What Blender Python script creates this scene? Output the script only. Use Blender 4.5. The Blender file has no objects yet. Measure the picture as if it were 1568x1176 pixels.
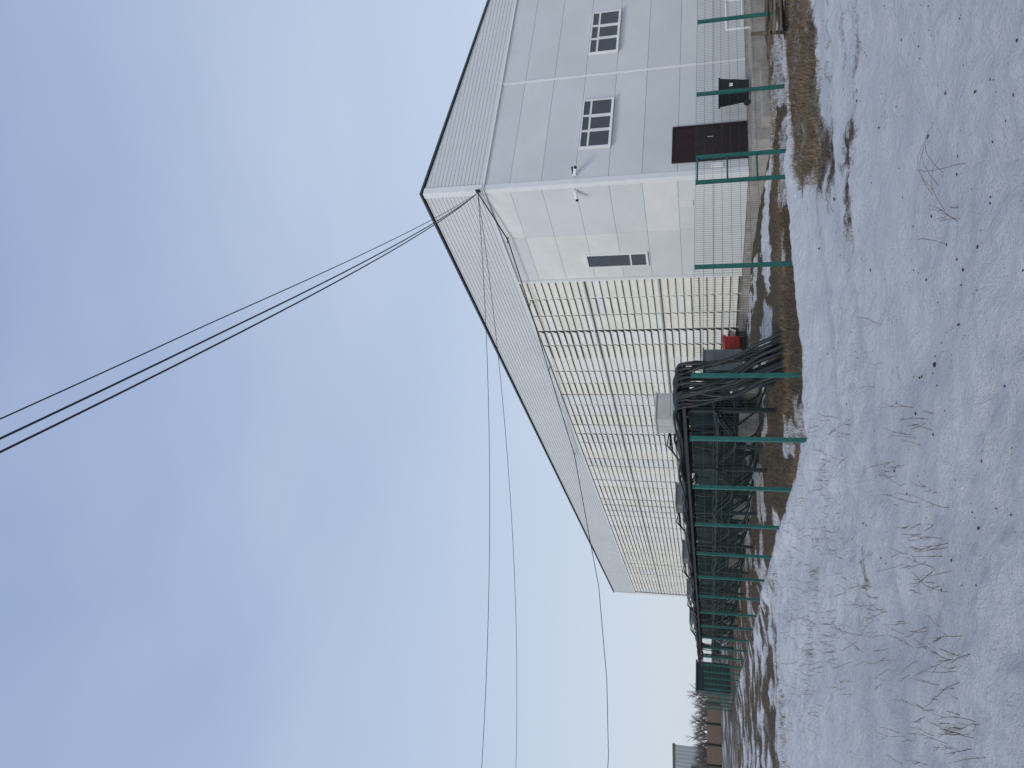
import bpy, bmesh, math, random
import numpy as np
from mathutils import Vector, Matrix
ZOOM=None
random.seed(7); rng=np.random.default_rng(7)
scene=bpy.context.scene
scene.view_settings.view_transform='Standard'
scene.view_settings.look='None'
scene.view_settings.exposure=0
H=1.6
ANG=math.radians(27.7)
U=(-math.sin(ANG),math.cos(ANG)); W=(math.cos(ANG),math.sin(ANG))
K=(5.95,22.0); C=(-0.98,13.9)
def BF(a,b): return (K[0]+a*U[0]+b*W[0], K[1]+a*U[1]+b*W[1])
def FF(q,p): return (C[0]+q*U[0]+p*W[0], C[1]+q*U[1]+p*W[1])
def WF(x,y): return (x,y)
# ---------------- noise
TB=rng.random((256,256))
def vn(x,y,s,o=0.0):
    x=np.asarray(x)*s+o*17.3+1000; y=np.asarray(y)*s+o*9.7+1000
    xi=np.floor(x).astype(int); yi=np.floor(y).astype(int)
    fx=x-xi; fy=y-yi; fx=fx*fx*(3-2*fx); fy=fy*fy*(3-2*fy)
    g=lambda i,j: TB[i%256,j%256]
    return (g(xi,yi)*(1-fx)+g(xi+1,yi)*fx)*(1-fy)+(g(xi,yi+1)*(1-fx)+g(xi+1,yi+1)*fx)*fy
def fbm(x,y,s,o=0,n=4):
    t=0;a=.5;w=0
    x=np.asarray(x,float); y=np.asarray(y,float)
    for i in range(n):
        c_,s_=math.cos(.6+i*1.1),math.sin(.6+i*1.1)
        t=t+a*vn(x*c_-y*s_,x*s_+y*c_,s*2.03**i,o+i); w+=a; a*=.5
    return t/w
def sst(a,b,x):
    t=np.clip((x-a)/(b-a),0,1); return t*t*(3-2*t)
# ---------------- materials
def mat(name,col,rough=.6,metal=0,var=0.0,vscale=3.0,bump=0.0,bscale=30,spec=.5,dirt=None):
    m=bpy.data.materials.new(name); m.use_nodes=True
    nt=m.node_tree; b=nt.nodes['Principled BSDF']
    b.inputs['Roughness'].default_value=rough; b.inputs['Metallic'].default_value=metal
    b.inputs['Specular IOR Level'].default_value=spec
    tc=nt.nodes.new('ShaderNodeTexCoord')
    n=nt.nodes.new('ShaderNodeTexNoise'); n.inputs['Scale'].default_value=vscale; n.inputs['Detail'].default_value=5
    n.inputs['Roughness'].default_value=.65
    nt.links.new(tc.outputs['Object'],n.inputs['Vector'])
    r=nt.nodes.new('ShaderNodeValToRGB')
    r.color_ramp.elements[0].position=.3; r.color_ramp.elements[1].position=.7
    c0=[max(0,c*(1-var)) for c in col]; c1=[min(1,c*(1+var*.6)) for c in col]
    if dirt: c0=dirt
    r.color_ramp.elements[0].color=(*c0,1); r.color_ramp.elements[1].color=(*c1,1)
    nt.links.new(n.outputs['Fac'],r.inputs['Fac']); nt.links.new(r.outputs['Color'],b.inputs['Base Color'])
    if bump>0:
        n2=nt.nodes.new('ShaderNodeTexNoise'); n2.inputs['Scale'].default_value=bscale; n2.inputs['Detail'].default_value=4
        nt.links.new(tc.outputs['Object'],n2.inputs['Vector'])
        bp=nt.nodes.new('ShaderNodeBump'); bp.inputs['Strength'].default_value=bump; bp.inputs['Distance'].default_value=.02
        nt.links.new(n2.outputs['Fac'],bp.inputs['Height']); nt.links.new(bp.outputs['Normal'],b.inputs['Normal'])
    return m
M_panel=mat('panel_white',(.64,.65,.645),.5,var=.07,vscale=.5,spec=.3)
M_panel2=mat('panel_white_b',(.67,.68,.665),.5,var=.07,vscale=.6,spec=.3)
M_core=mat('wall_joint_grey',(.38,.39,.39),.8)
M_band=mat('cladding_band',(.66,.67,.66),.5,var=.05,vscale=.4,spec=.3)
M_trim=mat('trim_white',(.76,.765,.75),.5,var=.04,spec=.3)
M_dark=mat('dark_recess',(.22,.22,.21),.8,var=.3)
M_gap_shade=mat('shutter_gap_shade',(.04,.04,.042),.8,var=.3)  # near-black strips paint the shade inside the wider louvre bay gaps
M_roof=mat('roof_edge',(.06,.07,.08),.5,var=.2)
M_slat=mat('slat_white',(.80,.785,.735),.5,var=.07,vscale=1.2,spec=.3)
M_slat2=mat('slat_cream',(.79,.76,.66),.5,var=.08,vscale=1.2,spec=.3)
M_slat3=mat('slat_grey',(.74,.735,.70),.5,var=.08,vscale=1.2,spec=.3)
M_glass=mat('window_glass',(.04,.05,.06),.06,spec=.6,var=.2)
M_door=mat('door_brown',(.035,.018,.019),.6,var=.2,vscale=5,spec=.2)
M_conc=mat('concrete',(.36,.335,.30),.9,var=.3,vscale=3,bump=.5)
M_green=mat('fence_green',(.012,.12,.10),.5,var=.3,vscale=8)
M_wire=mat('fence_wire_green',(.008,.045,.038),.5,var=.3,vscale=8)
M_black=mat('cable_black',(.010,.011,.013),.5,var=.3)
M_steel=mat('steel_dark',(.018,.021,.024),.6,var=.4,vscale=6)
M_tank=mat('tank_green',(.014,.028,.035),.5,var=.3,vscale=4)
M_grey=mat('cabinet_grey',(.50,.52,.50),.5,var=.12,vscale=3)
M_dgrey=mat('cabinet_dark_grey',(.16,.18,.19),.5,var=.2,vscale=3)
M_red=mat('red_paint',(.42,.018,.018),.5,var=.25,vscale=5)
M_wood=mat('wood_weathered',(.16,.12,.09),.9,var=.45,vscale=6,bump=.5)
M_twig=mat('dry_stalk',(.14,.09,.055),.9,var=.4,vscale=2)
M_grass=mat('dead_grass',(.22,.155,.09),.9,var=.5,vscale=1.5)
M_ceram=mat('insulator_brown',(.10,.05,.035),.3,var=.2)
M_tree=mat('bare_tree_bark',(.13,.115,.11),.95,var=.3)
M_clod=mat('dirt_clod',(.05,.042,.035),.95,var=.5,vscale=20)
M_white=mat('label_white',(.8,.8,.8),.6)
M_zinc=mat('galvanised',(.48,.5,.52),.4,metal=.5,var=.15)
M_hall=mat('distant_cladding',(.30,.33,.36),.7,var=.1,vscale=.2)
# ---------------- mesh builder
class MB:
    def __init__(s): s.v=[];s.f=[];s.m=[];s.mats=[]
    def mi(s,m):
        if m not in s.mats: s.mats.append(m)
        return s.mats.index(m)
    def hexa(s,pts,m):
        o=len(s.v); s.v+=pts; k=s.mi(m)
        for f in ((0,3,2,1),(4,5,6,7),(0,1,5,4),(1,2,6,5),(2,3,7,6),(3,0,4,7)):
            s.f.append(tuple(o+i for i in f)); s.m.append(k)
    def box(s,F,a0,a1,b0,b1,z0,z1,m):
        q=[(a0,b0),(a1,b0),(a1,b1),(a0,b1)]
        s.hexa([(*F(*c),z0) for c in q]+[(*F(*c),z1) for c in q],m)
    def tube(s,pts,r,m,n=5,r2=None):
        pts=[Vector(p) for p in pts]; o=len(s.v); k=s.mi(m); L=len(pts)
        for i,p in enumerate(pts):
            d=(pts[min(i+1,L-1)]-pts[max(i-1,0)])
            if d.length<1e-9: d=Vector((0,0,1))
            d.normalize()
            x=d.cross(Vector((0,0,1)) if abs(d.z)<.9 else Vector((1,0,0))).normalized(); y=d.cross(x)
            rr=r if r2 is None else r+(r2-r)*i/(L-1)
            for j in range(n):
                t=2*math.pi*j/n; s.v.append(tuple(p+(x*math.cos(t)+y*math.sin(t))*rr))
        for i in range(L-1):
            for j in range(n):
                j2=(j+1)%n
                s.f.append((o+i*n+j,o+i*n+j2,o+(i+1)*n+j2,o+(i+1)*n+j)); s.m.append(k)
        if n>2:
            s.f.append(tuple(o+j for j in range(n))[::-1]); s.m.append(k)
            s.f.append(tuple(o+(L-1)*n+j for j in range(n))); s.m.append(k)
    def lathe(s,base,prof,m,n=10):
        o=len(s.v);k=s.mi(m)
        for (r,z) in prof:
            for j in range(n):
                t=2*math.pi*j/n; s.v.append((base[0]+r*math.cos(t),base[1]+r*math.sin(t),base[2]+z))
        for i in range(len(prof)-1):
            for j in range(n):
                j2=(j+1)%n; s.f.append((o+i*n+j,o+i*n+j2,o+(i+1)*n+j2,o+(i+1)*n+j)); s.m.append(k)
        s.f.append(tuple(o+(len(prof)-1)*n+j for j in range(n))); s.m.append(k)
    def build(s,name,parent=None,smooth=False,bevel=0):
        me=bpy.data.meshes.new(name); me.from_pydata(s.v,[],s.f)
        for m in s.mats: me.materials.append(m)
        me.polygons.foreach_set('material_index',s.m)
        if smooth: me.polygons.foreach_set('use_smooth',[True]*len(s.f))
        bm=bmesh.new(); bm.from_mesh(me); bmesh.ops.recalc_face_normals(bm,faces=bm.faces); bm.to_mesh(me); bm.free()
        ob=bpy.data.objects.new(name,me); scene.collection.objects.link(ob)
        if parent: ob.parent=parent
        if bevel:
            md=ob.modifiers.new('bev','BEVEL'); md.width=bevel; md.segments=2; md.limit_method='ANGLE'
        return ob
def empty(name):
    e=bpy.data.objects.new(name,None); scene.collection.objects.link(e); return e

# ---------------- ground
def ground_h(x,y,fine=True):
    x=np.asarray(x,float); y=np.asarray(y,float)
    dx=x-C[0]; dy=y-C[1]
    q=dx*U[0]+dy*U[1]; p=dx*W[0]+dy*W[1]
    sd=np.minimum(p,q+.3)
    ins=sst(-.3,.6,sd)
    h=ins*(.05+.28*sst(0,9.5,p)*sst(1,9,q))
    h=h-.16*np.exp(-((sd-.55)/.35)**2)
    dz=np.minimum(np.abs(sd+.35),9)
    h=h+.10*np.exp(-(dz/.35)**2)*(1-sst(6,7,p))*(.5+fbm(x,y,.9,83,2))
    h=h+(fbm(x,y,.35,1,3)-.5)*.18*(1-ins)
    near=1-sst(40,80,np.hypot(x,y))
    h=h+near*(fbm(x,y,2.2,5,4)-.5)*.12
    r=1-np.abs(2*fbm(x,y,1.5,9,3)-1)
    h=h+near*(r-.8)*.06
    cr=sst(.38,.60,fbm(x,y,.5,71,3))
    h=h+near*cr*(fbm(x,y,6,75,2)-.5)*.10
    far=sst(60,300,np.hypot(x,y)); h=h+far*.25
    return h
def axis(lo,hi,f0,f1,st,g):
    c=list(np.arange(f0,f1,st)); s=st; v=c[-1]
    while v<hi: s*=g; v+=s; c.append(v)
    s=st; v=c[0]; l=[]
    while v>lo: s*=g; v-=s; l.append(v)
    return np.array(l[::-1]+c)
xs=axis(-700,700,-7,8.5,.04,1.035); ys=axis(-60,900,3.6,16,.035,1.03)
X,Y=np.meshgrid(xs,ys); Z=ground_h(X,Y)
dx=X-C[0]; dy=Y-C[1]; q=dx*U[0]+dy*U[1]; p=dx*W[0]+dy*W[1]; sd=np.minimum(p,q+.3)
edge=sd+(fbm(X,Y,1.1,85,3)-.5)*.5
soil=.04+.16*(fbm(X,Y,.8,81,4)-.35)
soil+= .78*sst(-.15,.25,edge)*(1-.62*sst(.54,.62,fbm(X,Y,.7,21,4)))
zr=sst(-.6,.6,p-(5.0+(q+.5)*.83)+ (fbm(X,Y,1.2,31,3)-.5)*2.2)*sst(-4.7,-3.6,q+(fbm(X,Y,1.0,33,3)-.5)*1.9)*sst(-.7,-1.3,q+(fbm(X,Y,1.2,35,3)-.5)*.8)
soil=np.maximum(soil,.66*zr*(0.75+.55*fbm(X,Y,1.6,37,3)))
rl=sst(5,12,q)*sst(-18,-7,p)*(1-sst(-.2,.1,sd))
soil=np.maximum(soil,rl*(.24+.52*sst(.38,.60,fbm(X,Y,1.3,41,4))))
fr=sst(35,60,Y)
soil=np.maximum(soil,fr*(.25+.55*sst(.40,.58,fbm(X,Y*.4,.25,43,4))))
soil+= .20*sst(.58,.74,fbm(X,Y*1.5,.55,51,4))*(1-sst(-.3,0,sd))
ell=[(2.85,9.75,.36,.5,.5),(4.05,9.35,.8,.2,.36),(4.5,10.2,.9,.16,.36),(2.6,7.75,.4,.2,.32),(3.9,8.4,.5,.12,.3),(2.3,9.6,.6,.25,.33),(-4.3,11.5,.9,.25,.2),(0.1,6.6,.35,.12,.2),(3.3,11.0,.8,.3,.33),(-2.2,8.9,.8,.15,.15),(5.2,11.3,1.2,.2,.42),(1.8,11.5,.6,.15,.25)]
for (ex,ey,ra,rb,am) in ell:
    d=np.sqrt(((X-ex)/ra)**2+((Y-ey)/rb)**2)+(fbm(X,Y,4,61,3)-.5)*1.3
    soil+=am*(1-sst(.2,1.5,d))
ice=np.zeros(X.shape)
for off in (-3.0,-4.7):
    ln=q-off-.25*np.sin(p*.5)
    ice+=np.exp(-(ln/.28)**2)
for off in (-2.2,-3.9):
    ln=p-off-.3*np.sin(q*.25); ice+=.7*np.exp(-(ln/.3)**2)*(1-sst(-1,1,-(q+8)))
Z-=ice*.035*(1-sst(-.6,-.2,sd))
nx,ny=len(xs),len(ys)
me=bpy.data.meshes.new('ground')
V=np.stack([X,Y,Z],-1).reshape(-1,3)
idx=np.arange(nx*ny).reshape(ny,nx)
F=np.stack([idx[:-1,:-1],idx[:-1,1:],idx[1:,1:],idx[1:,:-1]],-1).reshape(-1,4)
me.vertices.add(len(V)); me.vertices.foreach_set('co',V.ravel())
me.loops.add(F.size); me.loops.foreach_set('vertex_index',F.ravel())
me.polygons.add(len(F)); me.polygons.foreach_set('loop_start',np.arange(0,F.size,4)); me.polygons.foreach_set('loop_total',np.full(len(F),4))
me.polygons.foreach_set('use_smooth',np.ones(len(F),bool))
me.update(calc_edges=True)
at=me.attributes.new('mask','FLOAT_COLOR','POINT')
colr=np.stack([np.clip(soil,0,1),np.clip(ice,0,1),np.clip(sst(-.1,.3,sd),0,1),np.ones(X.shape)],-1)
at.data.foreach_set('color',colr.ravel())
g=bpy.data.objects.new('ground',me); scene.collection.objects.link(g)
m=bpy.data.materials.new('snow_and_soil'); m.use_nodes=True; nt=m.node_tree; N=nt.nodes; L=nt.links
b=N['Principled BSDF']; 
def nz(scale,det=5,rough=.6):
    n=N.new('ShaderNodeTexNoise'); n.inputs['Scale'].default_value=scale; n.inputs['Detail'].default_value=det; n.inputs['Roughness'].default_value=rough
    L.new(tc.outputs['Object'],n.inputs['Vector']); return n
def math_(op,a,b_):
    n=N.new('ShaderNodeMath'); n.operation=op
    for i,v in enumerate((a,b_)):
        if isinstance(v,(int,float)): n.inputs[i].default_value=v
        else: L.new(v,n.inputs[i])
    return n.outputs[0]
def ramp(f,els):
    r=N.new('ShaderNodeValToRGB'); cr=r.color_ramp
    while len(cr.elements)<len(els): cr.elements.new(.5)
    for e,(p_,c_) in zip(cr.elements,els): e.position=p_; e.color=(*c_,1)
    L.new(f,r.inputs['Fac']); return r
tc=N.new('ShaderNodeTexCoord')
A=N.new('ShaderNodeAttribute'); A.attribute_name='mask'
sep=N.new('ShaderNodeSeparateColor'); L.new(A.outputs['Color'],sep.inputs[0])
n1=nz(6,6,.75); n2=nz(32,3,.7); n3=nz(1.2,3)
s=math_('ADD',sep.outputs[0],math_('MULTIPLY',math_('SUBTRACT',n1.outputs['Fac'],.5),.95))
s=math_('ADD',s,math_('MULTIPLY',math_('SUBTRACT',n2.outputs['Fac'],.5),.65))
fac=ramp(s,[(.34,(0,0,0)),(.64,(1,1,1))])
snow=ramp(n3.outputs['Fac'],[(.3,(.69,.71,.75)),(.7,(.85,.86,.88))])
snow2=N.new('ShaderNodeMix'); snow2.data_type='RGBA'; L.new(math_('MULTIPLY',sep.outputs[1],.55),snow2.inputs['Factor'])
L.new(snow.outputs['Color'],snow2.inputs['A']); snow2.inputs['B'].default_value=(.56,.59,.64,1)
sc=ramp(n2.outputs['Fac'],[(.28,(.022,.018,.014)),(.5,(.085,.064,.042)),(.68,(.20,.15,.09))])
mx=N.new('ShaderNodeMix'); mx.data_type='RGBA'
L.new(fac.outputs['Color'],mx.inputs['Factor']); L.new(snow2.outputs['Result'],mx.inputs['A']); L.new(sc.outputs['Color'],mx.inputs['B'])
L.new(mx.outputs['Result'],b.inputs['Base Color']); b.inputs['Roughness'].default_value=.75; b.inputs['Specular IOR Level'].default_value=.25
n4=nz(11,6,.75)
bp=N.new('ShaderNodeBump'); bp.inputs['Strength'].default_value=1.0; bp.inputs['Distance'].default_value=.12
L.new(n4.outputs['Fac'],bp.inputs['Height']); L.new(bp.outputs['Normal'],b.inputs['Normal'])
me.materials.append(m)
def gh(x,y): return float(ground_h(np.array([x]),np.array([y]))[0])

# ---------------- building
bld=empty('industrial_building')
LEN=54.2; DEP=18.4; ZB=H-1.03; ZBAND=H+6.72; ZT=H+8.69; SL=.105
def ztop(b): return ZT-SL*b
c=MB()
pr=[(0,.1),(0,ZT-.03),(DEP,ztop(DEP)-.03),(DEP,.1)]
for a in (0,LEN): 
    for (bb,z) in pr: c.v.append((*BF(a,bb),z))
k=c.mi(M_core); k2=c.mi(M_panel)
for f in ((0,1,2,3),(7,6,5,4),(0,4,5,1),(1,5,6,2),(2,6,7,3),(3,7,4,0)): c.f.append(f); c.m.append(k if f in((0,1,2,3),(0,4,5,1)) else k2)
c.build('walls_core',bld)
pn=MB()
seams=[ZB,H-.1,H+.92,H+1.93,H+2.9,H+3.9,H+4.92,H+5.9,ZBAND]
bs=[0.02,4.50,9.05,13.6,DEP-.02]
for i in range(4):
    for z0,z1 in zip(seams[:-1],seams[1:]):
        pn.box(BF,-.04,-.001,bs[i]+.003,bs[i+1]-.003,z0+.005,z1-.005,random.choice([M_panel,M_panel,M_panel2]))
for z0,z1 in zip(seams[:-1],seams[1:]):
    for a0,a1 in ((.02,2.35),(2.35,4.72)):
        pn.box(BF,a0+.003,a1-.003,-.04,-.001,z0+.005,z1-.005,random.choice([M_panel2,M_panel2,M_slat3]))
pn.build('wall_panels',bld)
t=MB()
t.box(BF,-.058,.13,-.058,-.042,ZB-.01,ZBAND-.04,M_trim); t.box(BF,-.058,-.042,-.041,.13,ZB-.01,ZBAND-.04,M_trim)
for bb in bs[1:4]: t.box(BF,-.062,-.041,bb-.035,bb+.035,ZB,ZBAND-.04,M_trim)
t.box(BF,4.73,4.80,-.13,-.002,ZB,ZBAND-.04,M_trim)
t.box(BF,-.10,LEN,-.10,-.03,ZBAND-.035,ZBAND+.015,M_trim); t.box(BF,-.10,-.03,-.029,DEP,ZBAND-.035,ZBAND+.015,M_trim)
t.box(BF,-.12,.10,-.12,-.098,ZBAND+.016,ZT-.05,M_trim); t.box(BF,-.12,-.098,-.097,.10,ZBAND+.016,ZT-.06,M_trim)
t.box(BF,LEN-.1,LEN+.02,-.115,-.096,ZB,ZT-.05,M_trim)
t.build('trim',bld)
bd=MB()
z=ZBAND+.02; 
while z<ZT-.06:
    z1=min(z+.085,ZT-.05)
    bd.box(BF,-.09,LEN,-.086,-.003,z,z1,M_band)
    bm_=min(DEP,(ZT-.05-z1)/SL)
    if bm_>.3: bd.box(BF,-.086,-.003,-.002,bm_,z,z1,M_band)
    z+=.124
bd.box(BF,-.055,LEN,-.070,-.0025,ZBAND+.016,ZT-.045,M_band)
o=len(bd.v); 
P=[(-.073,-.002,ZBAND+.016),(-.073,DEP,ZBAND+.016),(-.073,DEP,ztop(DEP)+.005),(-.073,-.002,ZT-.045)]
bd.v+=[(*BF(a,b_),z_) for a,b_,z_ in P]; bd.f.append((o,o+1,o+2,o+3)); bd.m.append(bd.mi(M_band))
bd.build('cladding_band',bld)
rf=MB()
def slab(a0,a1,b0,b1,z0,z1,m_):
    q_=[(a0,b0),(a1,b0),(a1,b1),(a0,b1)]
    rf.hexa([(*BF(*c_),z0-SL*c_[1]) for c_ in q_]+[(*BF(*c_),z1-SL*c_[1]) for c_ in q_],m_)
slab(-.15,LEN+.1,-.15,DEP+.3,ZT-.01,ZT+.035,M_roof)
rf.build('roof',bld)
# louvres
lv=MB()
lv.box(BF,4.81,LEN-.12,-.012,-.002,ZB,ZBAND-.04,M_dark)
a=4.84; bay=1.105; i=0
while a+bay<LEN-.1:
    jt=random.uniform(-.02,.02); base=random.choice([M_slat,M_slat,M_slat2,M_slat3,M_slat2])
    gapw=random.choice([.02,.03,.07,.12]) if i>0 else .015
    if i==0: base=M_slat2
    if gapw>.03: lv.box(BF,a+.012,a+gapw+.02,-.018,-.0125,ZB,ZBAND-.05,M_gap_shade)
    z=ZBAND-.06
    while z-.26>ZB:
        m_=base if random.random()<.85 else random.choice([M_slat,M_slat2,M_slat3])
        j=random.uniform(-.008,.008); out=.098+jt+j
        a0=a+gapw; a1=a+bay-.015
        pts=[]
        for (bb,zz) in ((-.025,z),(-out,z-.230+j),(-out+.015,z-.244+j),(-.012,z-.012)):
            pts.append((bb,zz))
        lo=[(*BF(a0,b_),z_) for b_,z_ in pts]; hi=[(*BF(a1,b_),z_) for b_,z_ in pts]
        lv.hexa(lo+hi,m_)
        z-=.262
    lv.box(BF,a-.012,a+.012,-.05,-.013,ZB,ZBAND-.05,M_slat)
    a+=bay; i+=1
for zr_ in (H+4.35,H+1.75):
    lv.box(BF,4.84,LEN-.15,-.16,-.14,zr_,zr_+.05,M_slat)
lv.build('louvres',bld)
pl=MB()
pl.box(BF,-.10,LEN+.03,-.10,DEP,-.4,ZB-.012,M_conc)
pl.build('plinth',bld)
po=MB()
po.box(BF,-1.35,-.101,-.2,10,-.3,ZB-.08,M_conc); po.box(BF,-1.75,-1.351,.2,2.2,-.3,ZB-.27,M_conc)
po.build('porch_slab',bld,bevel=.02)
def window_front(b0,b1,z0,z1,name,cols=3):
    w=MB(); fw=.055
    def fb(a,b_,c_,d,pr=-.105): w.box(BF,pr,-.0415,a,b_,c_,d,M_trim)
    fb(b0,b1,z0,z0+fw); fb(b0,b1,z1-fw,z1); fb(b0,b0+fw,z0+fw,z1-fw); fb(b1-fw,b1,z0+fw,z1-fw)
    cw=(b1-b0-2*fw)/cols; zt=z1-fw-.22
    for i in range(1,cols): fb(b0+fw+cw*i-.035,b0+fw+cw*i+.035,z0+fw,z1-fw,-.100)
    for i in range(cols):
        x0=b0+fw+cw*i+(.035 if i else 0); x1=b0+fw+cw*(i+1)-(.035 if i<cols-1 else 0)
        fb(x0,x1,zt-.03,zt+.03,-.095)
        if i==1:
            fb(x0,x0+.04,z0+fw,zt-.03,-.092); fb(x1-.04,x1,z0+fw,zt-.03,-.092)
    w.box(BF,-.075,-.05,b0+fw*.5,b1-fw*.5,z0+fw*.5,z1-fw*.5,M_glass)
    w.box(BF,-.16,-.106,b0-.03,b1+.03,z0-.03,z0-.002,M_trim)
    w.build(name,bld)
window_front(1.30,3.34,H+2.92,H+3.88,'window_a'); window_front(5.46,7.5,H+2.92,H+3.88,'window_b')
window_front(9.7,11.7,H+2.92,H+3.88,'window_c'); window_front(14.3,16.3,H+2.92,H+3.88,'window_d')
w=MB(); a0,a1,z0,z1=3.35,4.10,H+2.0,H+4.08; fw=.07
for (x0,x1,y0,y1) in ((a0,a1,z0,z0+fw),(a0,a1,z1-fw,z1),(a0,a0+fw,z0+fw,z1-fw),(a1-fw,a1,z0+fw,z1-fw)): w.box(BF,x0,x1,-.10,-.0415,y0,y1,M_trim)
w.box(BF,a0+fw*.5,a1-fw*.5,-.07,-.05,z0+fw*.5,z1-fw*.5,M_glass)
w.box(BF,a0+fw,a1-fw,-.095,-.071,z0+.55,z0+.60,M_trim)
w.build('side_window',bld)
d=MB(); b0,b1,z0,z1=.45,1.84,ZB,H+1.09
d.box(BF,-.10,-.0415,b0,b0+.06,z0,z1,M_door); d.box(BF,-.10,-.0415,b1-.06,b1,z0,z1,M_door); d.box(BF,-.10,-.0415,b0+.06,b1-.06,z1-.06,z1,M_door)
d.box(BF,-.085,-.042,b0+.06,b0+.93,z0+.01,z1-.063,M_door); d.box(BF,-.083,-.042,b0+.936,b1-.063,z0+.01,z1-.063,M_door)
d.tube([(*BF(-.13,b0+.86),z0+.95),(*BF(-.13,b0+.86),z0+1.12)],.012,M_zinc); 
d.tube([(*BF(-.08,b0+.86),z0+.96),(*BF(-.13,b0+.86),z0+.96)],.01,M_zinc)
d.build('door',bld)
s_=MB()
s_.box(BF,-.07,-.043,.20,.36,H-.35,H-.02,M_white); s_.box(BF,1.0,1.25,-.07,-.043,H+.5,H+.9,M_slat3)
s_.build('wall_boxes',bld)
def cctv(F2,sgn):
    e=empty('security_camera'); m_=MB()
    if sgn==0:
        m_.box(BF,-.14,-.061,.22,.32,H+3.86,H+3.96,M_trim)
        m_.tube([(*BF(-.12,.27),H+3.90),(*BF(-.36,.27),H+3.84)],.055,M_white,10); m_.tube([(*BF(-.361,.27),H+3.84),(*BF(-.39,.27),H+3.833)],.045,M_black,10)
        m_.tube([(*BF(-.12,.27),H+3.95),(*BF(-.40,.27),H+3.93)],.03,M_steel,6)
    else:
        m_.box(BF,.22,.32,-.14,-.061,H+3.86,H+3.96,M_trim)
        m_.tube([(*BF(.27,-.12),H+3.90),(*BF(.30,-.38),H+3.84)],.055,M_white,10); m_.tube([(*BF(.30,-.381),H+3.84),(*BF(.303,-.41),H+3.833)],.045,M_black,10)
    m_.build('body',e)
cctv(BF,0); cctv(BF,1)

# ---------------- fence
fn=MB()
front=[0,1.286,3.78,6.02,6.74,8.69,11.2,13.7,16.2,18.7]
def wire(p0,p1,r): fn.tube([p0,p1],r,M_wire,3)
def post(x,y,zt):
    s_=.034; fn.box(lambda a,b_:(x+a*W[0]+b_*U[0],y+a*W[1]+b_*U[1]),-s_,s_,-s_,s_,gh(x,y)-.3,zt,M_green)
    fn.box(lambda a,b_:(x+a*W[0]+b_*U[0],y+a*W[1]+b_*U[1]),-s_-.006,s_+.006,-s_-.006,s_+.006,zt,zt+.02,M_green)
ZP0,ZP1=.62,1.92
def panel(p0,p1,dens=.055,r=.0024):
    Ln=math.hypot(p1[0]-p0[0],p1[1]-p0[1]); n=int(Ln/dens)
    for i in range(1,n):
        f=i/n; x=p0[0]+(p1[0]-p0[0])*f; y=p0[1]+(p1[1]-p0[1])*f
        wire((x,y,ZP0),(x,y,ZP1),r)
    z=ZP0
    while z<=ZP1+.01:
        wire((*p0,z),(*p1,z),.0034); z+=.1857
pf=[FF(0,p_) for p_ in front]
for i,pp in enumerate(pf): post(*pp,H+.34-.05*(i>1))
for i in range(len(pf)-1):
    panel(pf[i],pf[i+1])
for zz in (ZP0+.02,1.25,1.88):
    fn.tube([(*pf[3],zz),(*pf[4],zz)],.022,M_green,6)
qside=[0]+[2.55*i+2.5 for i in range(0,20)]
ps=[FF(q_,0) for q_ in qside]
for i,pp in enumerate(ps[1:]): post(*pp,H+.34)
for i in range(len(ps)-1): panel(ps[i],ps[i+1],.07 if i<6 else .14,.0022)
fn.build('mesh_fence')

# ---------------- cable rack
cr=empty('cable_rack'); m_=MB()
qsr=[4.3+3.9*i for i in range(12)]
for q_ in qsr:
    for p_ in (2.65,3.35):
        x,y=FF(q_,p_); m_.box(FF,q_-.05,q_+.05,p_-.05,p_+.05,gh(x,y)-.2,2.12,M_steel)
    m_.box(FF,q_-.035,q_+.035,2.45,3.55,2.121,2.18,M_steel)
    m_.box(FF,q_-.03,q_+.03,2.50,3.50,1.35,1.40,M_steel)
for p_ in (2.5,3.5):
    m_.box(FF,3.6,qsr[-1]+.3,p_-.025,p_+.025,2.181,2.26,M_steel)
for p_ in (2.6,3.4):
    m_.box(FF,4.3,qsr[-1],p_-.02,p_+.02,1.401,1.45,M_steel)
m_.build('frame',cr)
m_=MB()
for i in range(22):
    p0=2.45+.052*i; r=random.uniform(.028,.046)
    ph=random.uniform(0,6); zz=2.28+random.choice([0,.06,.12,.18])
    gq=2.35+random.uniform(-.35,.35); gp=p0+random.uniform(-.15,.15)
    top=3.90+random.uniform(-.12,.2)
    ctl=[(gq-.15,-.2,1),(gq,.05,1),(gq+.2,.28,.9),(gq+.5,.62,.7),(top-.75,1.05,.5),(top-.58,1.5,.3),(top-.5,1.9,.1),(top-.38,zz-.14,0),(top-.18,zz-.03,0),(top+.1,zz+.01,0)]
    cp=[Vector((*FF(qq+.05*math.sin(z_*4+ph),p0+(gp-p0)*fp+.05*math.sin(z_*3+ph)),z_)) for qq,z_,fp in ctl]
    pts=[]
    for s0 in range(len(cp)-1):
        A0=cp[max(s0-1,0)];A1=cp[s0];A2=cp[s0+1];A3=cp[min(s0+2,len(cp)-1)]
        for tt in (0,.33,.66):
            pts.append(tuple(.5*((2*A1)+(A2-A0)*tt+(2*A0-5*A1+4*A2-A3)*tt*tt+(3*A1-A0-3*A2+A3)*tt**3)))
    pts.append(tuple(cp[-1]))
    q_=top+.45
    while q_<46:
        pts.append((*FF(q_,p0+.05*math.sin(q_*.7+ph)),zz-.05*abs(math.sin((q_-4.3)/3.9*math.pi))+.035*math.sin(q_*1.9+ph))); q_+=.65
    m_.tube(pts,r,M_black,7)
m_.build('cables_upper',cr,True)
m_=MB()
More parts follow.
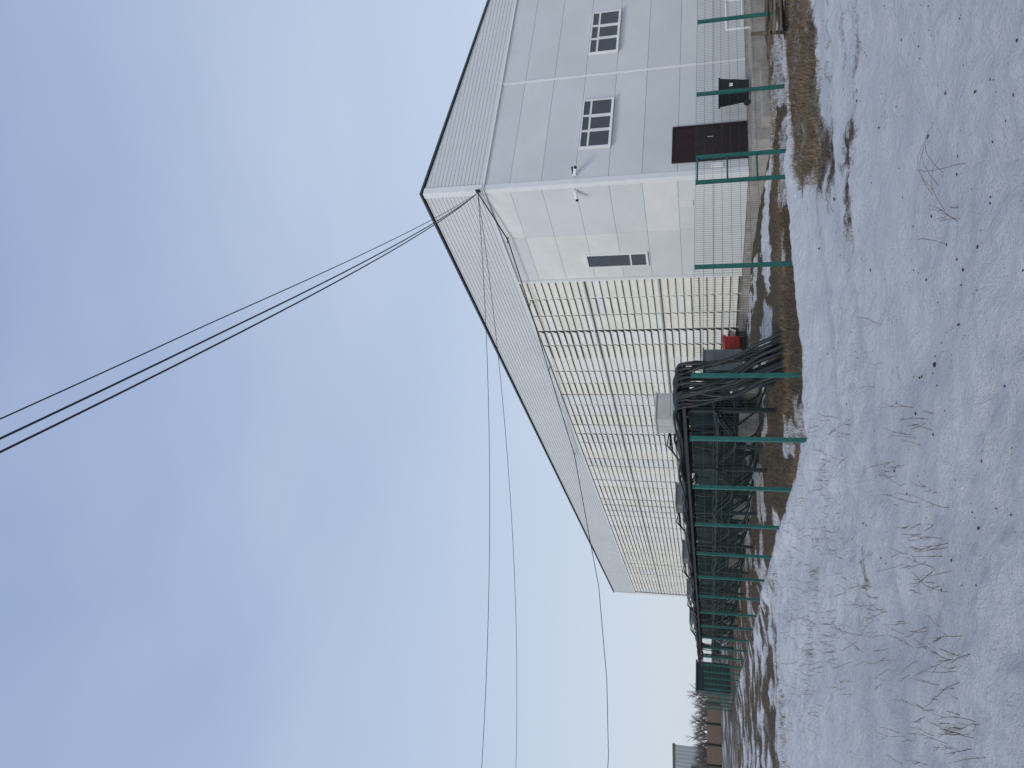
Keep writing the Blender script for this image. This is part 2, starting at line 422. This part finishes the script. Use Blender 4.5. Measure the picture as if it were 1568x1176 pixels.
for i in range(14):
    p0=2.60+.06*i; ph=random.uniform(0,6); pts=[]; q_=4.2; zo=random.uniform(.1,.6)
    while q_<46:
        pts.append((*FF(q_,p0+.06*math.sin(q_*.9+ph)),1.49-zo*abs(math.sin((q_-4.3)/3.9*math.pi))**1.5+.02*(i%4))); q_+=.5
    m_.tube(pts,.03,M_black,5)
for i in range(50):
    kt=random.randint(0,4); qe=9.6+8*kt+random.uniform(-.6,.9) if i%2 else 13.3+8*kt+random.uniform(-1.1,1.1)
    z1=2.25 if i%2 else 2.0; q_=qe+random.uniform(-1.6,1.0); pts=[]; p1=4.75; am=random.uniform(.1,.45)
    for k_ in range(9):
        f=k_/8; pts.append((*FF(q_+(qe-q_)*f,3.3+(p1-3.3)*f),2.33+(z1-2.33)*f+am*math.sin(math.pi*f)))
    m_.tube(pts,.027,M_black,5)
for i in range(44):
    q_=random.uniform(4.6,44); pp=random.uniform(2.5,3.5); a_=random.uniform(-.3,.3)
    m_.tube([(*FF(q_,pp),2.3),(*FF(q_+a_*.3,pp-.08),1.8),(*FF(q_+a_,pp-.05),1.1),(*FF(q_+a_*2,pp+.5),.4),(*FF(q_+a_*3,pp+1.3),.1)],.03,M_black,5)
for i in range(5):
    q_=8+i*8.3; pts=[(*FF(q_+.38*math.cos(t_*.5),2.42),1.55+.38*math.sin(t_*.5)) for t_ in range(14)]
    m_.tube(pts,.02,M_black,5)
m_.build('cables_lower',cr,True)

# ---------------- transformers + cabinets
def transformer(q0,p0=4.6,MG=None):
    e=empty('power_transformer'); x,y=FF(q0,p0); g0=gh(x,y)
    B=MB(); hb=.22
    B.box(FF,q0-.9,q0+.9,p0,p0+.18,g0-.1,g0+.35+hb,M_conc); B.box(FF,q0-.9,q0+.9,p0+.85,p0+1.03,g0-.1,g0+.35+hb,M_conc)
    g0+=hb
    B.box(FF,q0-.75,q0+.75,p0+.05,p0+.95,g0+.351,g0+.45,M_steel)
    B.box(FF,q0-.65,q0+.65,p0+.12,p0+.88,g0+.451,g0+1.75,M_tank)
    B.box(FF,q0-.74,q0+.74,p0+.05,p0+.95,g0+1.751,g0+1.82,M_tank)
    B.build('tank',e,bevel=.01)
    R=MB()
    for i in range(15):
        qq=q0-.6+i*.085
        R.box(FF,qq-.012,qq+.012,p0-.14,p0+.118,g0+.6,g0+1.65,M_tank); R.box(FF,qq-.012,qq+.012,p0+.882,p0+1.12,g0+.6,g0+1.65,M_tank)
    for i in range(8):
        pp=p0+.2+i*.085
        R.box(FF,q0-.88,q0-.652,pp-.012,pp+.012,g0+.6,g0+1.65,M_tank); R.box(FF,q0+.652,q0+.88,pp-.012,pp+.012,g0+.6,g0+1.65,M_tank)
    R.build('radiators',e)
    T=MB(); hd=0 if MG is M_grey else .3
    T.box(FF,q0-1.0,q0+.05,p0-.1,p0+.80,g0+1.98,g0+2.82-hd,MG); T.box(FF,q0-1.04,q0+.09,p0-.14,p0+.84,g0+2.821-hd,g0+2.87-hd,MG)
    T.box(FF,q0-.9,q0-.1,p0+.12,p0+.75,g0+1.821,g0+1.979,M_steel)
    T.box(FF,q0-.95,q0-.50,p0-.115,p0-.101,g0+2.05,g0+2.76-hd,MG); T.box(FF,q0-.45,q0-.0,p0-.115,p0-.101,g0+2.05,g0+2.76-hd,MG)
    for k_ in range(4):
        T.box(FF,q0-.88,q0-.60,p0-.128,p0-.1155,g0+2.15+k_*.05,g0+2.172+k_*.05,M_hall)
    for k_ in range(4):
        T.box(FF,q0-1.013,q0-1.001,p0+.1,p0+.5,g0+2.15+k_*.05,g0+2.172+k_*.05,M_hall)
    T.box(FF,q0-1.012,q0-1.001,p0-.02,p0+.72,g0+2.40,g0+2.74-hd,MG)
    T.build('terminal_box',e,bevel=.008)
    I=MB()
    for i in range(3):
        bx,by=FF(q0+.25+i*.24,p0+.15); prof=[(.07,0)]
        for k_ in range(6): prof+=[(.045,.03+k_*.08),(.11,.055+k_*.08),(.045,.095+k_*.08)]
        prof+=[(.02,.55),(.02,.66)]
        I.lathe((bx,by,g0+1.82),prof,M_ceram,10)
        I.tube([(bx,by,g0+2.46),(*FF(q0+.35+i*.24,4.1),2.95-.08*i),(*FF(q0+.5+i*.24,3.4),2.35)],.024,M_black,5)
    I.tube([(*FF(q0+.15,p0+.75),g0+2.2),(*FF(q0+1.05,p0+.75),g0+2.2)],.17,M_tank,12)
    I.tube([(*FF(q0+.3,p0+.75),g0+1.8),(*FF(q0+.3,p0+.75),g0+2.1)],.03,M_tank,6); I.tube([(*FF(q0+.65,p0+.75),g0+1.8),(*FF(q0+.65,p0+.75),g0+2.1)],.03,M_tank,6)
    I.build('bushings_and_conservator',e,True)
def cabinet(q0,p0,w_,d_,h_,mt):
    e=empty('electrical_cabinet'); x,y=FF(q0,p0); g0=gh(x,y); B=MB()
    B.box(FF,q0-w_/2,q0+w_/2,p0,p0+d_,g0+.25,g0+h_,mt)
    B.box(FF,q0-w_/2-.04,q0+w_/2+.04,p0-.05,p0+d_+.05,g0+h_+.001,g0+h_+.06,mt)
    for s_ in (-1,1):
        B.box(FF,q0+s_*w_*.25-w_*.22,q0+s_*w_*.25+w_*.22,p0-.018,p0-.001,g0+.33,g0+h_-.08,mt)
        B.box(FF,q0+s_*.06-.012,q0+s_*.06+.012,p0-.04,p0-.0185,g0+h_*.5,g0+h_*.5+.16,M_zinc)
    for k_ in range(6):
        B.box(FF,q0-w_/2-.012,q0-w_/2-.001,p0+.12,p0+d_-.12,g0+h_*.55+k_*.06,g0+h_*.55+.03+k_*.06,M_dgrey)
    for sx in (-1,1):
        for sy in (.05,d_-.05): B.box(FF,q0+sx*(w_/2-.06)-.04,q0+sx*(w_/2-.06)+.04,p0+sy-.04,p0+sy+.04,g0-.1,g0+.249,M_steel)
    B.build('body',e,bevel=.008)
for i in range(5): transformer(9.6+8.0*i,4.5,M_grey if i==0 else M_dgrey)
for i in range(5):
    if i: cabinet(6.3+8.0*i,4.7,1.5,.8,1.9,M_tank)
    cabinet(12.7+8.0*i,4.6,1.9,.9,2.05,M_steel)
    cabinet(15.2+8.0*i,6.6,2.4,.9,1.7,M_tank); cabinet(11.0+8.0*i,7.0,1.6,.8,1.5,M_dgrey)
e=empty('transformer_kiosk'); B=MB()
F2=lambda a,b_:(-23.9+a*W[0]+b_*U[0],63+a*W[1]+b_*U[1])
B.box(F2,-1.1,1.1,-1.2,1.2,-.1,2.65,M_tank); B.box(F2,-1.2,1.2,-1.3,1.3,2.651,2.75,M_roof)
for s_ in (-.55,.55): B.box(F2,s_-.45,s_+.45,-1.22,-1.201,.3,2.3,M_tank)
B.build('body',e)

# ---------------- small objects
e=empty('fire_sand_box'); B=MB(); q0,p0=((K[0]-C[0])*U[0]+(K[1]-C[1])*U[1])+8.6,9.0
x,y=FF(q0,p0); g0=gh(x,y)+.12
B.box(FF,q0-.4,q0+.4,p0,p0+.5,g0+.08,g0+.56,M_red)
qq=[(q0-.43,p0-.03),(q0+.43,p0-.03),(q0+.43,p0+.53),(q0-.43,p0+.53)]
B.hexa([(*FF(*c_),g0+.561) for i,c_ in enumerate(qq)]+[(*FF(*c_),g0+.60+(.10 if i>1 else 0)) for i,c_ in enumerate(qq)],M_red)
for sx in (-.3,.3): B.box(FF,q0+sx-.04,q0+sx+.04,p0+.02,p0+.48,g0-.2,g0+.079,M_steel)
B.tube([(*FF(q0-.1,p0-.04),g0+.45),(*FF(q0+.1,p0-.04),g0+.45)],.012,M_steel)
B.build('body',e,bevel=.01)
e=empty('wheelie_bin'); B=MB(); A0,B0=-.78,2.30; zb=ZB-.08
lo=[(A0-.22,B0-.20),(A0+.22,B0-.20),(A0+.22,B0+.20),(A0-.22,B0+.20)]; hi=[(A0-.29,B0-.26),(A0+.29,B0-.26),(A0+.29,B0+.26),(A0-.29,B0+.26)]
B.hexa([(*BF(*c_),zb+.06) for c_ in lo]+[(*BF(*c_),zb+.84) for c_ in hi],M_black)
B.box(BF,A0-.32,A0+.32,B0-.28,B0+.28,zb+.841,zb+.89,M_black)
B.tube([(*BF(A0+.34,B0-.23),zb+.86),(*BF(A0+.34,B0+.23),zb+.86)],.02,M_black)
for s_ in (-.24,.24): B.tube([(*BF(A0+.2,B0+s_-.03),zb+.10),(*BF(A0+.2,B0+s_+.03),zb+.10)],.10,M_steel,14)
B.box(BF,A0-.285,A0-.262,B0-.06,B0+.06,zb+.5,zb+.6,M_white)
B.build('body',e,bevel=.015)
e=empty('pipe_railing'); B=MB()
zt=H-.45
for b_ in (4.3,5.6,6.9): B.tube([(*BF(-1.3,b_),.2),(*BF(-1.3,b_),zt)],.034,M_trim,8)
B.tube([(*BF(-1.3,4.3),zt),(*BF(-1.3,6.9),zt)],.034,M_trim,8); B.tube([(*BF(-1.3,4.3),zt-.45),(*BF(-1.3,6.9),zt-.45)],.02,M_trim,8)
B.build('rails',e,True)
e=empty('board_pile'); B=MB()
for i in range(16):
    cx,cy=8.3+random.uniform(-.3,.3),16.9+random.uniform(-.3,.3); th=random.uniform(-.5,.5)+.2; ln=random.uniform(.5,1.0); zz=gh(cx,cy)+.03+i*.028
    F3=lambda a,b_,cx=cx,cy=cy,th=th:(cx+a*math.cos(th)-b_*math.sin(th),cy+a*math.sin(th)+b_*math.cos(th))
    B.box(F3,-ln,ln,-.06,.06,zz,zz+.025,random.choice([M_wood,M_steel,M_wood]))
for (cx,cy,hh) in ((7.6,17.2,.75),(8.7,16.6,.6)): B.tube([(cx,cy,-.1),(cx+.05,cy,hh)],.04,M_wood,6)
B.build('boards',e)
# wires
def cable_obj(name,pts,r,n=24):
    B=MB(); B.tube(pts,r,M_black,5); return B.build(name,None,True)
def quad(D,zo):
    x0,y0,x1,y1,x2,y2=21.9,6.85,16.95,6.24,9.6,5.99
    return y0*(D-x1)*(D-x2)/((x0-x1)*(x0-x2))+y1*(D-x0)*(D-x2)/((x1-x0)*(x1-x2))+y2*(D-x0)*(D-x1)/((x2-x0)*(x2-x1))
for k_,(lo,zo,rr) in enumerate(((.01,.0,.012),(.10,.02,.012),(.20,.16,.008))):
    pts=[]
    for i in range(40):
        D=21.85-i*(27/39); f=i/39
        pts.append((5.85-.392*(21.9-D)+lo*min(1,f*2)*1.3, D, H+quad(D,0)+zo*f+(.10*math.sin(math.pi*min(1,f*1.4)) if k_==2 else 0)))
    cable_obj('overhead_wire',pts,rr)
def span(p0,p1,sag,r):
    pts=[]
    for i in range(30):
        f=i/29; pts.append(tuple(p0[j]+(p1[j]-p0[j])*f for j in range(2))+(p0[2]+(p1[2]-p0[2])*f-4*sag*f*(1-f),))
    return cable_obj('overhead_wire',pts,r)
Apt=(5.82,21.85,H+6.85)
span(Apt,(-24,19.6,H+7.6),.95,.009)
span(Apt,(-24,29.5,H+8.3),.95,.009)
B=[(5.82,21.85,H+6.85),(*BF(2.2,-.2),H+6.45),(*BF(6,-.35),H+6.5),(*BF(11,-.35),H+6.7),(*BF(20.6,-.3),H+7.1),(-9.3,43,H+6.66),(-12.2,45,H+6.5),(-18.1,46,H+6.15),(-23,46.4,H+6.1),(-34,47,H+6.8)]
cable_obj('overhead_wire',B,.022)
Bm=MB(); Bm.tube([(*BF(-.12,-.12),H+6.85),(5.80,21.83,H+6.85)],.018,M_steel,6); Bm.box(BF,-.16,-.04,-.15,-.121,H+6.78,H+6.92,M_steel)
for a_,zz in ((2.2,6.45),(6,6.5),(11,6.7),(20.6,7.1)): Bm.tube([(*BF(a_,-.09),H+zz),(*BF(a_,-.34),H+zz)],.016,M_steel,6)
Bm.build('wire_anchor_brackets',bld)
def pole(x,y,hz):
    e=empty('utility_pole'); B=MB(); B.tube([(x,y,-.5),(x,y,hz*.5),(x,y,hz+.4)],.15,M_wood,10,.09)
    B.tube([(x-.7,y,hz),(x+.7,y,hz)],.05,M_steel,6)
    for s_ in (-.6,0,.6): B.lathe((x+s_,y,hz+.05 if s_ else hz+.4),[(.03,0),(.06,.04),(.04,.08),(.06,.11),(.02,.15)],M_ceram,8)
    B.build('pole',e)
pole(-24,19.6,H+7.5); pole(-24,29.5,H+8.2); pole(-34,47,H+6.7); pole(-4.6,-5.3,H+quad(-5.2,0)-.05)

# ---------------- vegetation
def cand(n,fun): return [fun() for _ in range(n)]
def rnd_enc():
    return FF(random.uniform(-.1,40),random.uniform(-.1,3.5) if random.random()<.7 else random.uniform(0,9))
def rnd_front(): 
    return FF(random.uniform(-.15,2.3),random.uniform(0,16))
def rnd_right():
    q_=random.uniform(-4.2,-1.1); return FF(q_,random.uniform(max(2.5,5.2+(q_+.5)*.83),14))
def rnd_left():
    return FF(random.uniform(6,50),random.uniform(-16,0))
allp=cand(7000,rnd_enc)+cand(5000,rnd_front)+cand(6000,rnd_right)
lp=cand(26000,rnd_left); lpx=np.array(lp); kk=fbm(lpx[:,0],lpx[:,1],1.3,41,4)>.49
allp+=[tuple(v) for v,k_ in zip(lpx,kk) if k_]
ap=np.array(allp); hz=ground_h(ap[:,0],ap[:,1])
v=[];f=[]
for (x,y),z_ in zip(allp,hz):
    for j in range(3):
        th=random.uniform(0,6.28); l=random.uniform(.04,.14); ln=random.uniform(.3,1.4)*l; wd=.004
        ox=random.gauss(0,.03); oy=random.gauss(0,.03); o=len(v)
        v+=[(x+ox-wd*math.sin(th),y+oy+wd*math.cos(th),z_-.01),(x+ox+wd*math.sin(th),y+oy-wd*math.cos(th),z_-.01),(x+ox+ln*math.cos(th),y+oy+ln*math.sin(th),z_+l)]
        f.append((o,o+1,o+2))
me=bpy.data.meshes.new('dead_grass'); me.from_pydata(v,[],f); me.materials.append(M_grass)
o_=bpy.data.objects.new('dead_grass',me); scene.collection.objects.link(o_)
B=MB()
def weed(x,y,hh):
    z0=gh(x,y)-.02; th=random.uniform(0,6.28); le=random.uniform(0.1,.7)
    p0=Vector((x,y,z0)); d_=Vector((math.cos(th)*le,math.sin(th)*le,1)).normalized(); pts_=[p0]
    for k_ in range(4):
        d_=(d_+Vector((random.gauss(0,.17),random.gauss(0,.17),random.gauss(0,.05)))).normalized(); pts_.append(pts_[-1]+d_*hh/4)
    B.tube([tuple(a_) for a_ in pts_],.0028,M_twig,3,.0015)
    for k_ in range(random.randint(1,6)):
        i_=random.randint(1,4); b0_=pts_[i_]; dd=(d_+Vector((random.gauss(0,.6),random.gauss(0,.6),.1))).normalized(); l_=hh*random.uniform(.12,.35)
        B.tube([tuple(b0_),tuple(b0_+dd*l_*.5),tuple(b0_+dd*l_+Vector((0,0,.02)))],.002,M_twig,3,.0012)
for i in range(520):
    D=random.uniform(5,17); xx=D*random.uniform(-.52,-.02)
    if vn(xx,D,.6,3)>.42: weed(xx,D,random.uniform(.04,.24))
for (xx,D,n_) in ((1.2,5.9,5),(-2.3,8.6,14),(-2.6,8.2,9),(-.6,9.8,7),(-1.0,7.5,7),(-3.4,11,16),(.4,8.3,3),(-4.3,13,22),(-2.2,5.5,6),(-2.3,5.1,6),(-1.6,11.5,10),(-3.0,12.6,12)):
    for j in range(n_): weed(xx+random.gauss(0,.22),D+random.gauss(0,.2),random.uniform(.05,.26))
for j in range(5):
    x,y=1.35+random.gauss(0,.12),6.1+random.gauss(0,.15); pts_=[(x+f_*.4,y+.05*math.sin(f_*3+j),gh(x,y)+.11*math.sin(f_*2.8)+.01) for f_ in [0,.2,.4,.6,.8,1.0]]
    B.tube(pts_,.0022,M_twig,3,.001)
for i in range(130):
    x,y=FF(random.uniform(12,40),random.uniform(-13,-1)); weed(x,y,random.uniform(.2,.5))
B.build('dry_weeds')
B=MB()
def clod(x,y,r):
    z0=gh(x,y); o=len(B.v); k_=B.mi(M_clod)
    bm=bmesh.new(); bmesh.ops.create_icosphere(bm,subdivisions=1,radius=r)
    sx,sy,sz=random.uniform(.7,1.4),random.uniform(.7,1.3),random.uniform(.4,.7)
    for vv in bm.verts:
        j=random.uniform(.75,1.2); B.v.append((x+vv.co.x*sx*j,y+vv.co.y*sy*j,z0+vv.co.z*sz*j+r*.1))
    bm.verts.ensure_lookup_table()
    for ff in bm.faces: B.f.append(tuple(o+vv.index for vv in ff.verts)); B.m.append(k_)
    bm.free()
for i in range(500):
    D=4.6+11*random.random()**1.1; xx=D*random.uniform(-.25,.5) ; clod(xx,D,random.choice([.004,.005,.006,.008,.011]))
for (xx,D,r) in ((.15,6.4,.022),(.05,6.7,.016),(1.9,6.4,.02),(2.5,8.0,.018),(3.2,9.2,.02),(1.2,8.6,.018),(2.4,10.5,.022),(2.1,12.5,.02)): clod(xx,D,r)
B.build('dirt_clods')
B=MB()
def tree(x,y,hh):
    def br(p0,d_,l,r,lev):
        p1=p0+d_*l; B.tube([tuple(p0),tuple(p1)],r,M_tree,3,r*.6)
        if lev==0: return
        for k_ in range(random.randint(3,4)):
            s_=random.uniform(.35,1); nd=(d_+Vector((random.gauss(0,.45),random.gauss(0,.45),random.uniform(-.1,.3)))).normalized()
            br(p0+d_*l*s_,nd,l*random.uniform(.5,.75),r*.55,lev-1)
    br(Vector((x,y,0)),Vector((random.gauss(0,.05),random.gauss(0,.05),1)).normalized(),hh*.45,hh*.022,3)
for i in range(200):
    D=random.uniform(125,178); xx=D*random.uniform(-.72,-.385); tree(xx,D,random.uniform(3.8,6.5))
B.build('distant_trees')
B=MB()
x=-115
while x<-44:
    hh=1.9+random.uniform(-.2,.2); B.box(WF,x,x+2.9,112,112.15,-.2,hh,M_wood); B.box(WF,x-.1,x+.1,111.8,111.999,-.2,hh+.2,M_steel); x+=3
B.build('board_fence')
e=empty('distant_hall'); B=MB()
def F4(a,b_): return (-88+a*.97-b_*.45,180+a*-.2+b_*.9)
B.box(F4,-45,4.0,0,12,-.5,9.8,M_hall)
for i in range(48): B.box(F4,-45+i*1.02,-44.5+i*1.02,-.08,-.005,-.4,9.6,M_hall)
B.box(F4,-45.3,4.3,-.4,12.4,9.801,10.2,M_roof)
for i in range(8): B.box(F4,-40+i*5.2,-37.5+i*5.2,-.15,-.085,3.5,6,M_glass)
B.build('walls',e)

# ---------------- world
w=bpy.data.worlds.new('World'); scene.world=w; w.use_nodes=True; nt=w.node_tree; N=nt.nodes; L=nt.links
bg=N['Background']; bg.inputs['Strength'].default_value=.106
sun_el=math.radians(32); az=math.atan2(-.55,-.83)
sky=N.new('ShaderNodeTexSky'); sky.sky_type='NISHITA'; sky.sun_disc=False; sky.sun_elevation=sun_el; sky.sun_rotation=az%(2*math.pi)
sky.dust_density=1.5; sky.air_density=1.0; sky.ozone_density=1.5
tc=N.new('ShaderNodeTexCoord'); mp=N.new('ShaderNodeMapping'); mp.inputs['Scale'].default_value=(1.0,1.0,2.2); mp.inputs['Rotation'].default_value=(.25,.35,.4)
L.new(tc.outputs['Generated'],mp.inputs['Vector'])
n=N.new('ShaderNodeTexNoise'); n.inputs['Scale'].default_value=1.5; n.inputs['Detail'].default_value=5; n.inputs['Roughness'].default_value=.45; n.inputs['Distortion'].default_value=.2
L.new(mp.outputs['Vector'],n.inputs['Vector'])
r=N.new('ShaderNodeMapRange'); r.inputs['From Min'].default_value=.3; r.inputs['From Max'].default_value=.72; r.inputs['To Min'].default_value=.0; r.inputs['To Max'].default_value=1
L.new(n.outputs['Fac'],r.inputs['Value'])
sp=N.new('ShaderNodeSeparateXYZ'); L.new(tc.outputs['Generated'],sp.inputs[0])
el=N.new('ShaderNodeValToRGB'); cr_=el.color_ramp
cols=[(0,(.64,.69,.73)),(.12,(.575,.655,.76)),(.35,(.44,.545,.735)),(.75,(.27,.365,.60))]
while len(cr_.elements)<4: cr_.elements.new(.5)
for e_,(p_,c_) in zip(cr_.elements,cols): e_.position=p_; e_.color=(*c_,1)
L.new(sp.outputs['Z'],el.inputs['Fac'])
cv=N.new('ShaderNodeMix'); cv.data_type='RGBA'; cv.inputs['B'].default_value=(.60,.68,.82,1)
L.new(el.outputs['Color'],cv.inputs['A'])
mm=N.new('ShaderNodeMath'); mm.operation='MULTIPLY'; mm.inputs[1].default_value=.55; L.new(r.outputs['Result'],mm.inputs[0]); L.new(mm.outputs[0],cv.inputs['Factor'])
vs=N.new('ShaderNodeVectorMath'); vs.operation='SCALE'; vs.inputs['Scale'].default_value=10; L.new(cv.outputs['Result'],vs.inputs[0])
mxx=N.new('ShaderNodeMix'); mxx.data_type='RGBA'; mxx.inputs['Factor'].default_value=.90
L.new(sky.outputs['Color'],mxx.inputs['A']); L.new(vs.outputs[0],mxx.inputs['B']); L.new(mxx.outputs['Result'],bg.inputs['Color'])
sl=bpy.data.lights.new('sun','SUN'); sl.energy=1.4; sl.angle=math.radians(14); sl.color=(1,.96,.88)
so=bpy.data.objects.new('sun',sl); scene.collection.objects.link(so)
sdir=Vector((math.sin(az)*math.cos(sun_el),math.cos(az)*math.cos(sun_el),math.sin(sun_el)))
so.rotation_euler=sdir.to_track_quat('Z','Y').to_euler()
# ---------------- camera (rolled 90 deg: world up is image left)
cam=bpy.data.cameras.new('camera'); co=bpy.data.objects.new('camera',cam); scene.collection.objects.link(co)
cam.sensor_width=36; cam.lens=1150/1568*36; cam.clip_end=3000; cam.clip_start=.05
if ZOOM:
    cam.lens*=ZOOM[0]; cam.shift_x=(ZOOM[1]-784)/1568*ZOOM[0]; cam.shift_y=-(ZOOM[2]-588)/1568*ZOOM[0]
th=math.atan(304/1150)
fw_=Vector((0,math.cos(th),math.sin(th))); R=Vector((1,0,0)); Up=R.cross(fw_)
M=Matrix((( -Up.x,R.x,-fw_.x,0),(-Up.y,R.y,-fw_.y,0),(-Up.z,R.z,-fw_.z,H),(0,0,0,1)))
co.matrix_world=M
scene.camera=co
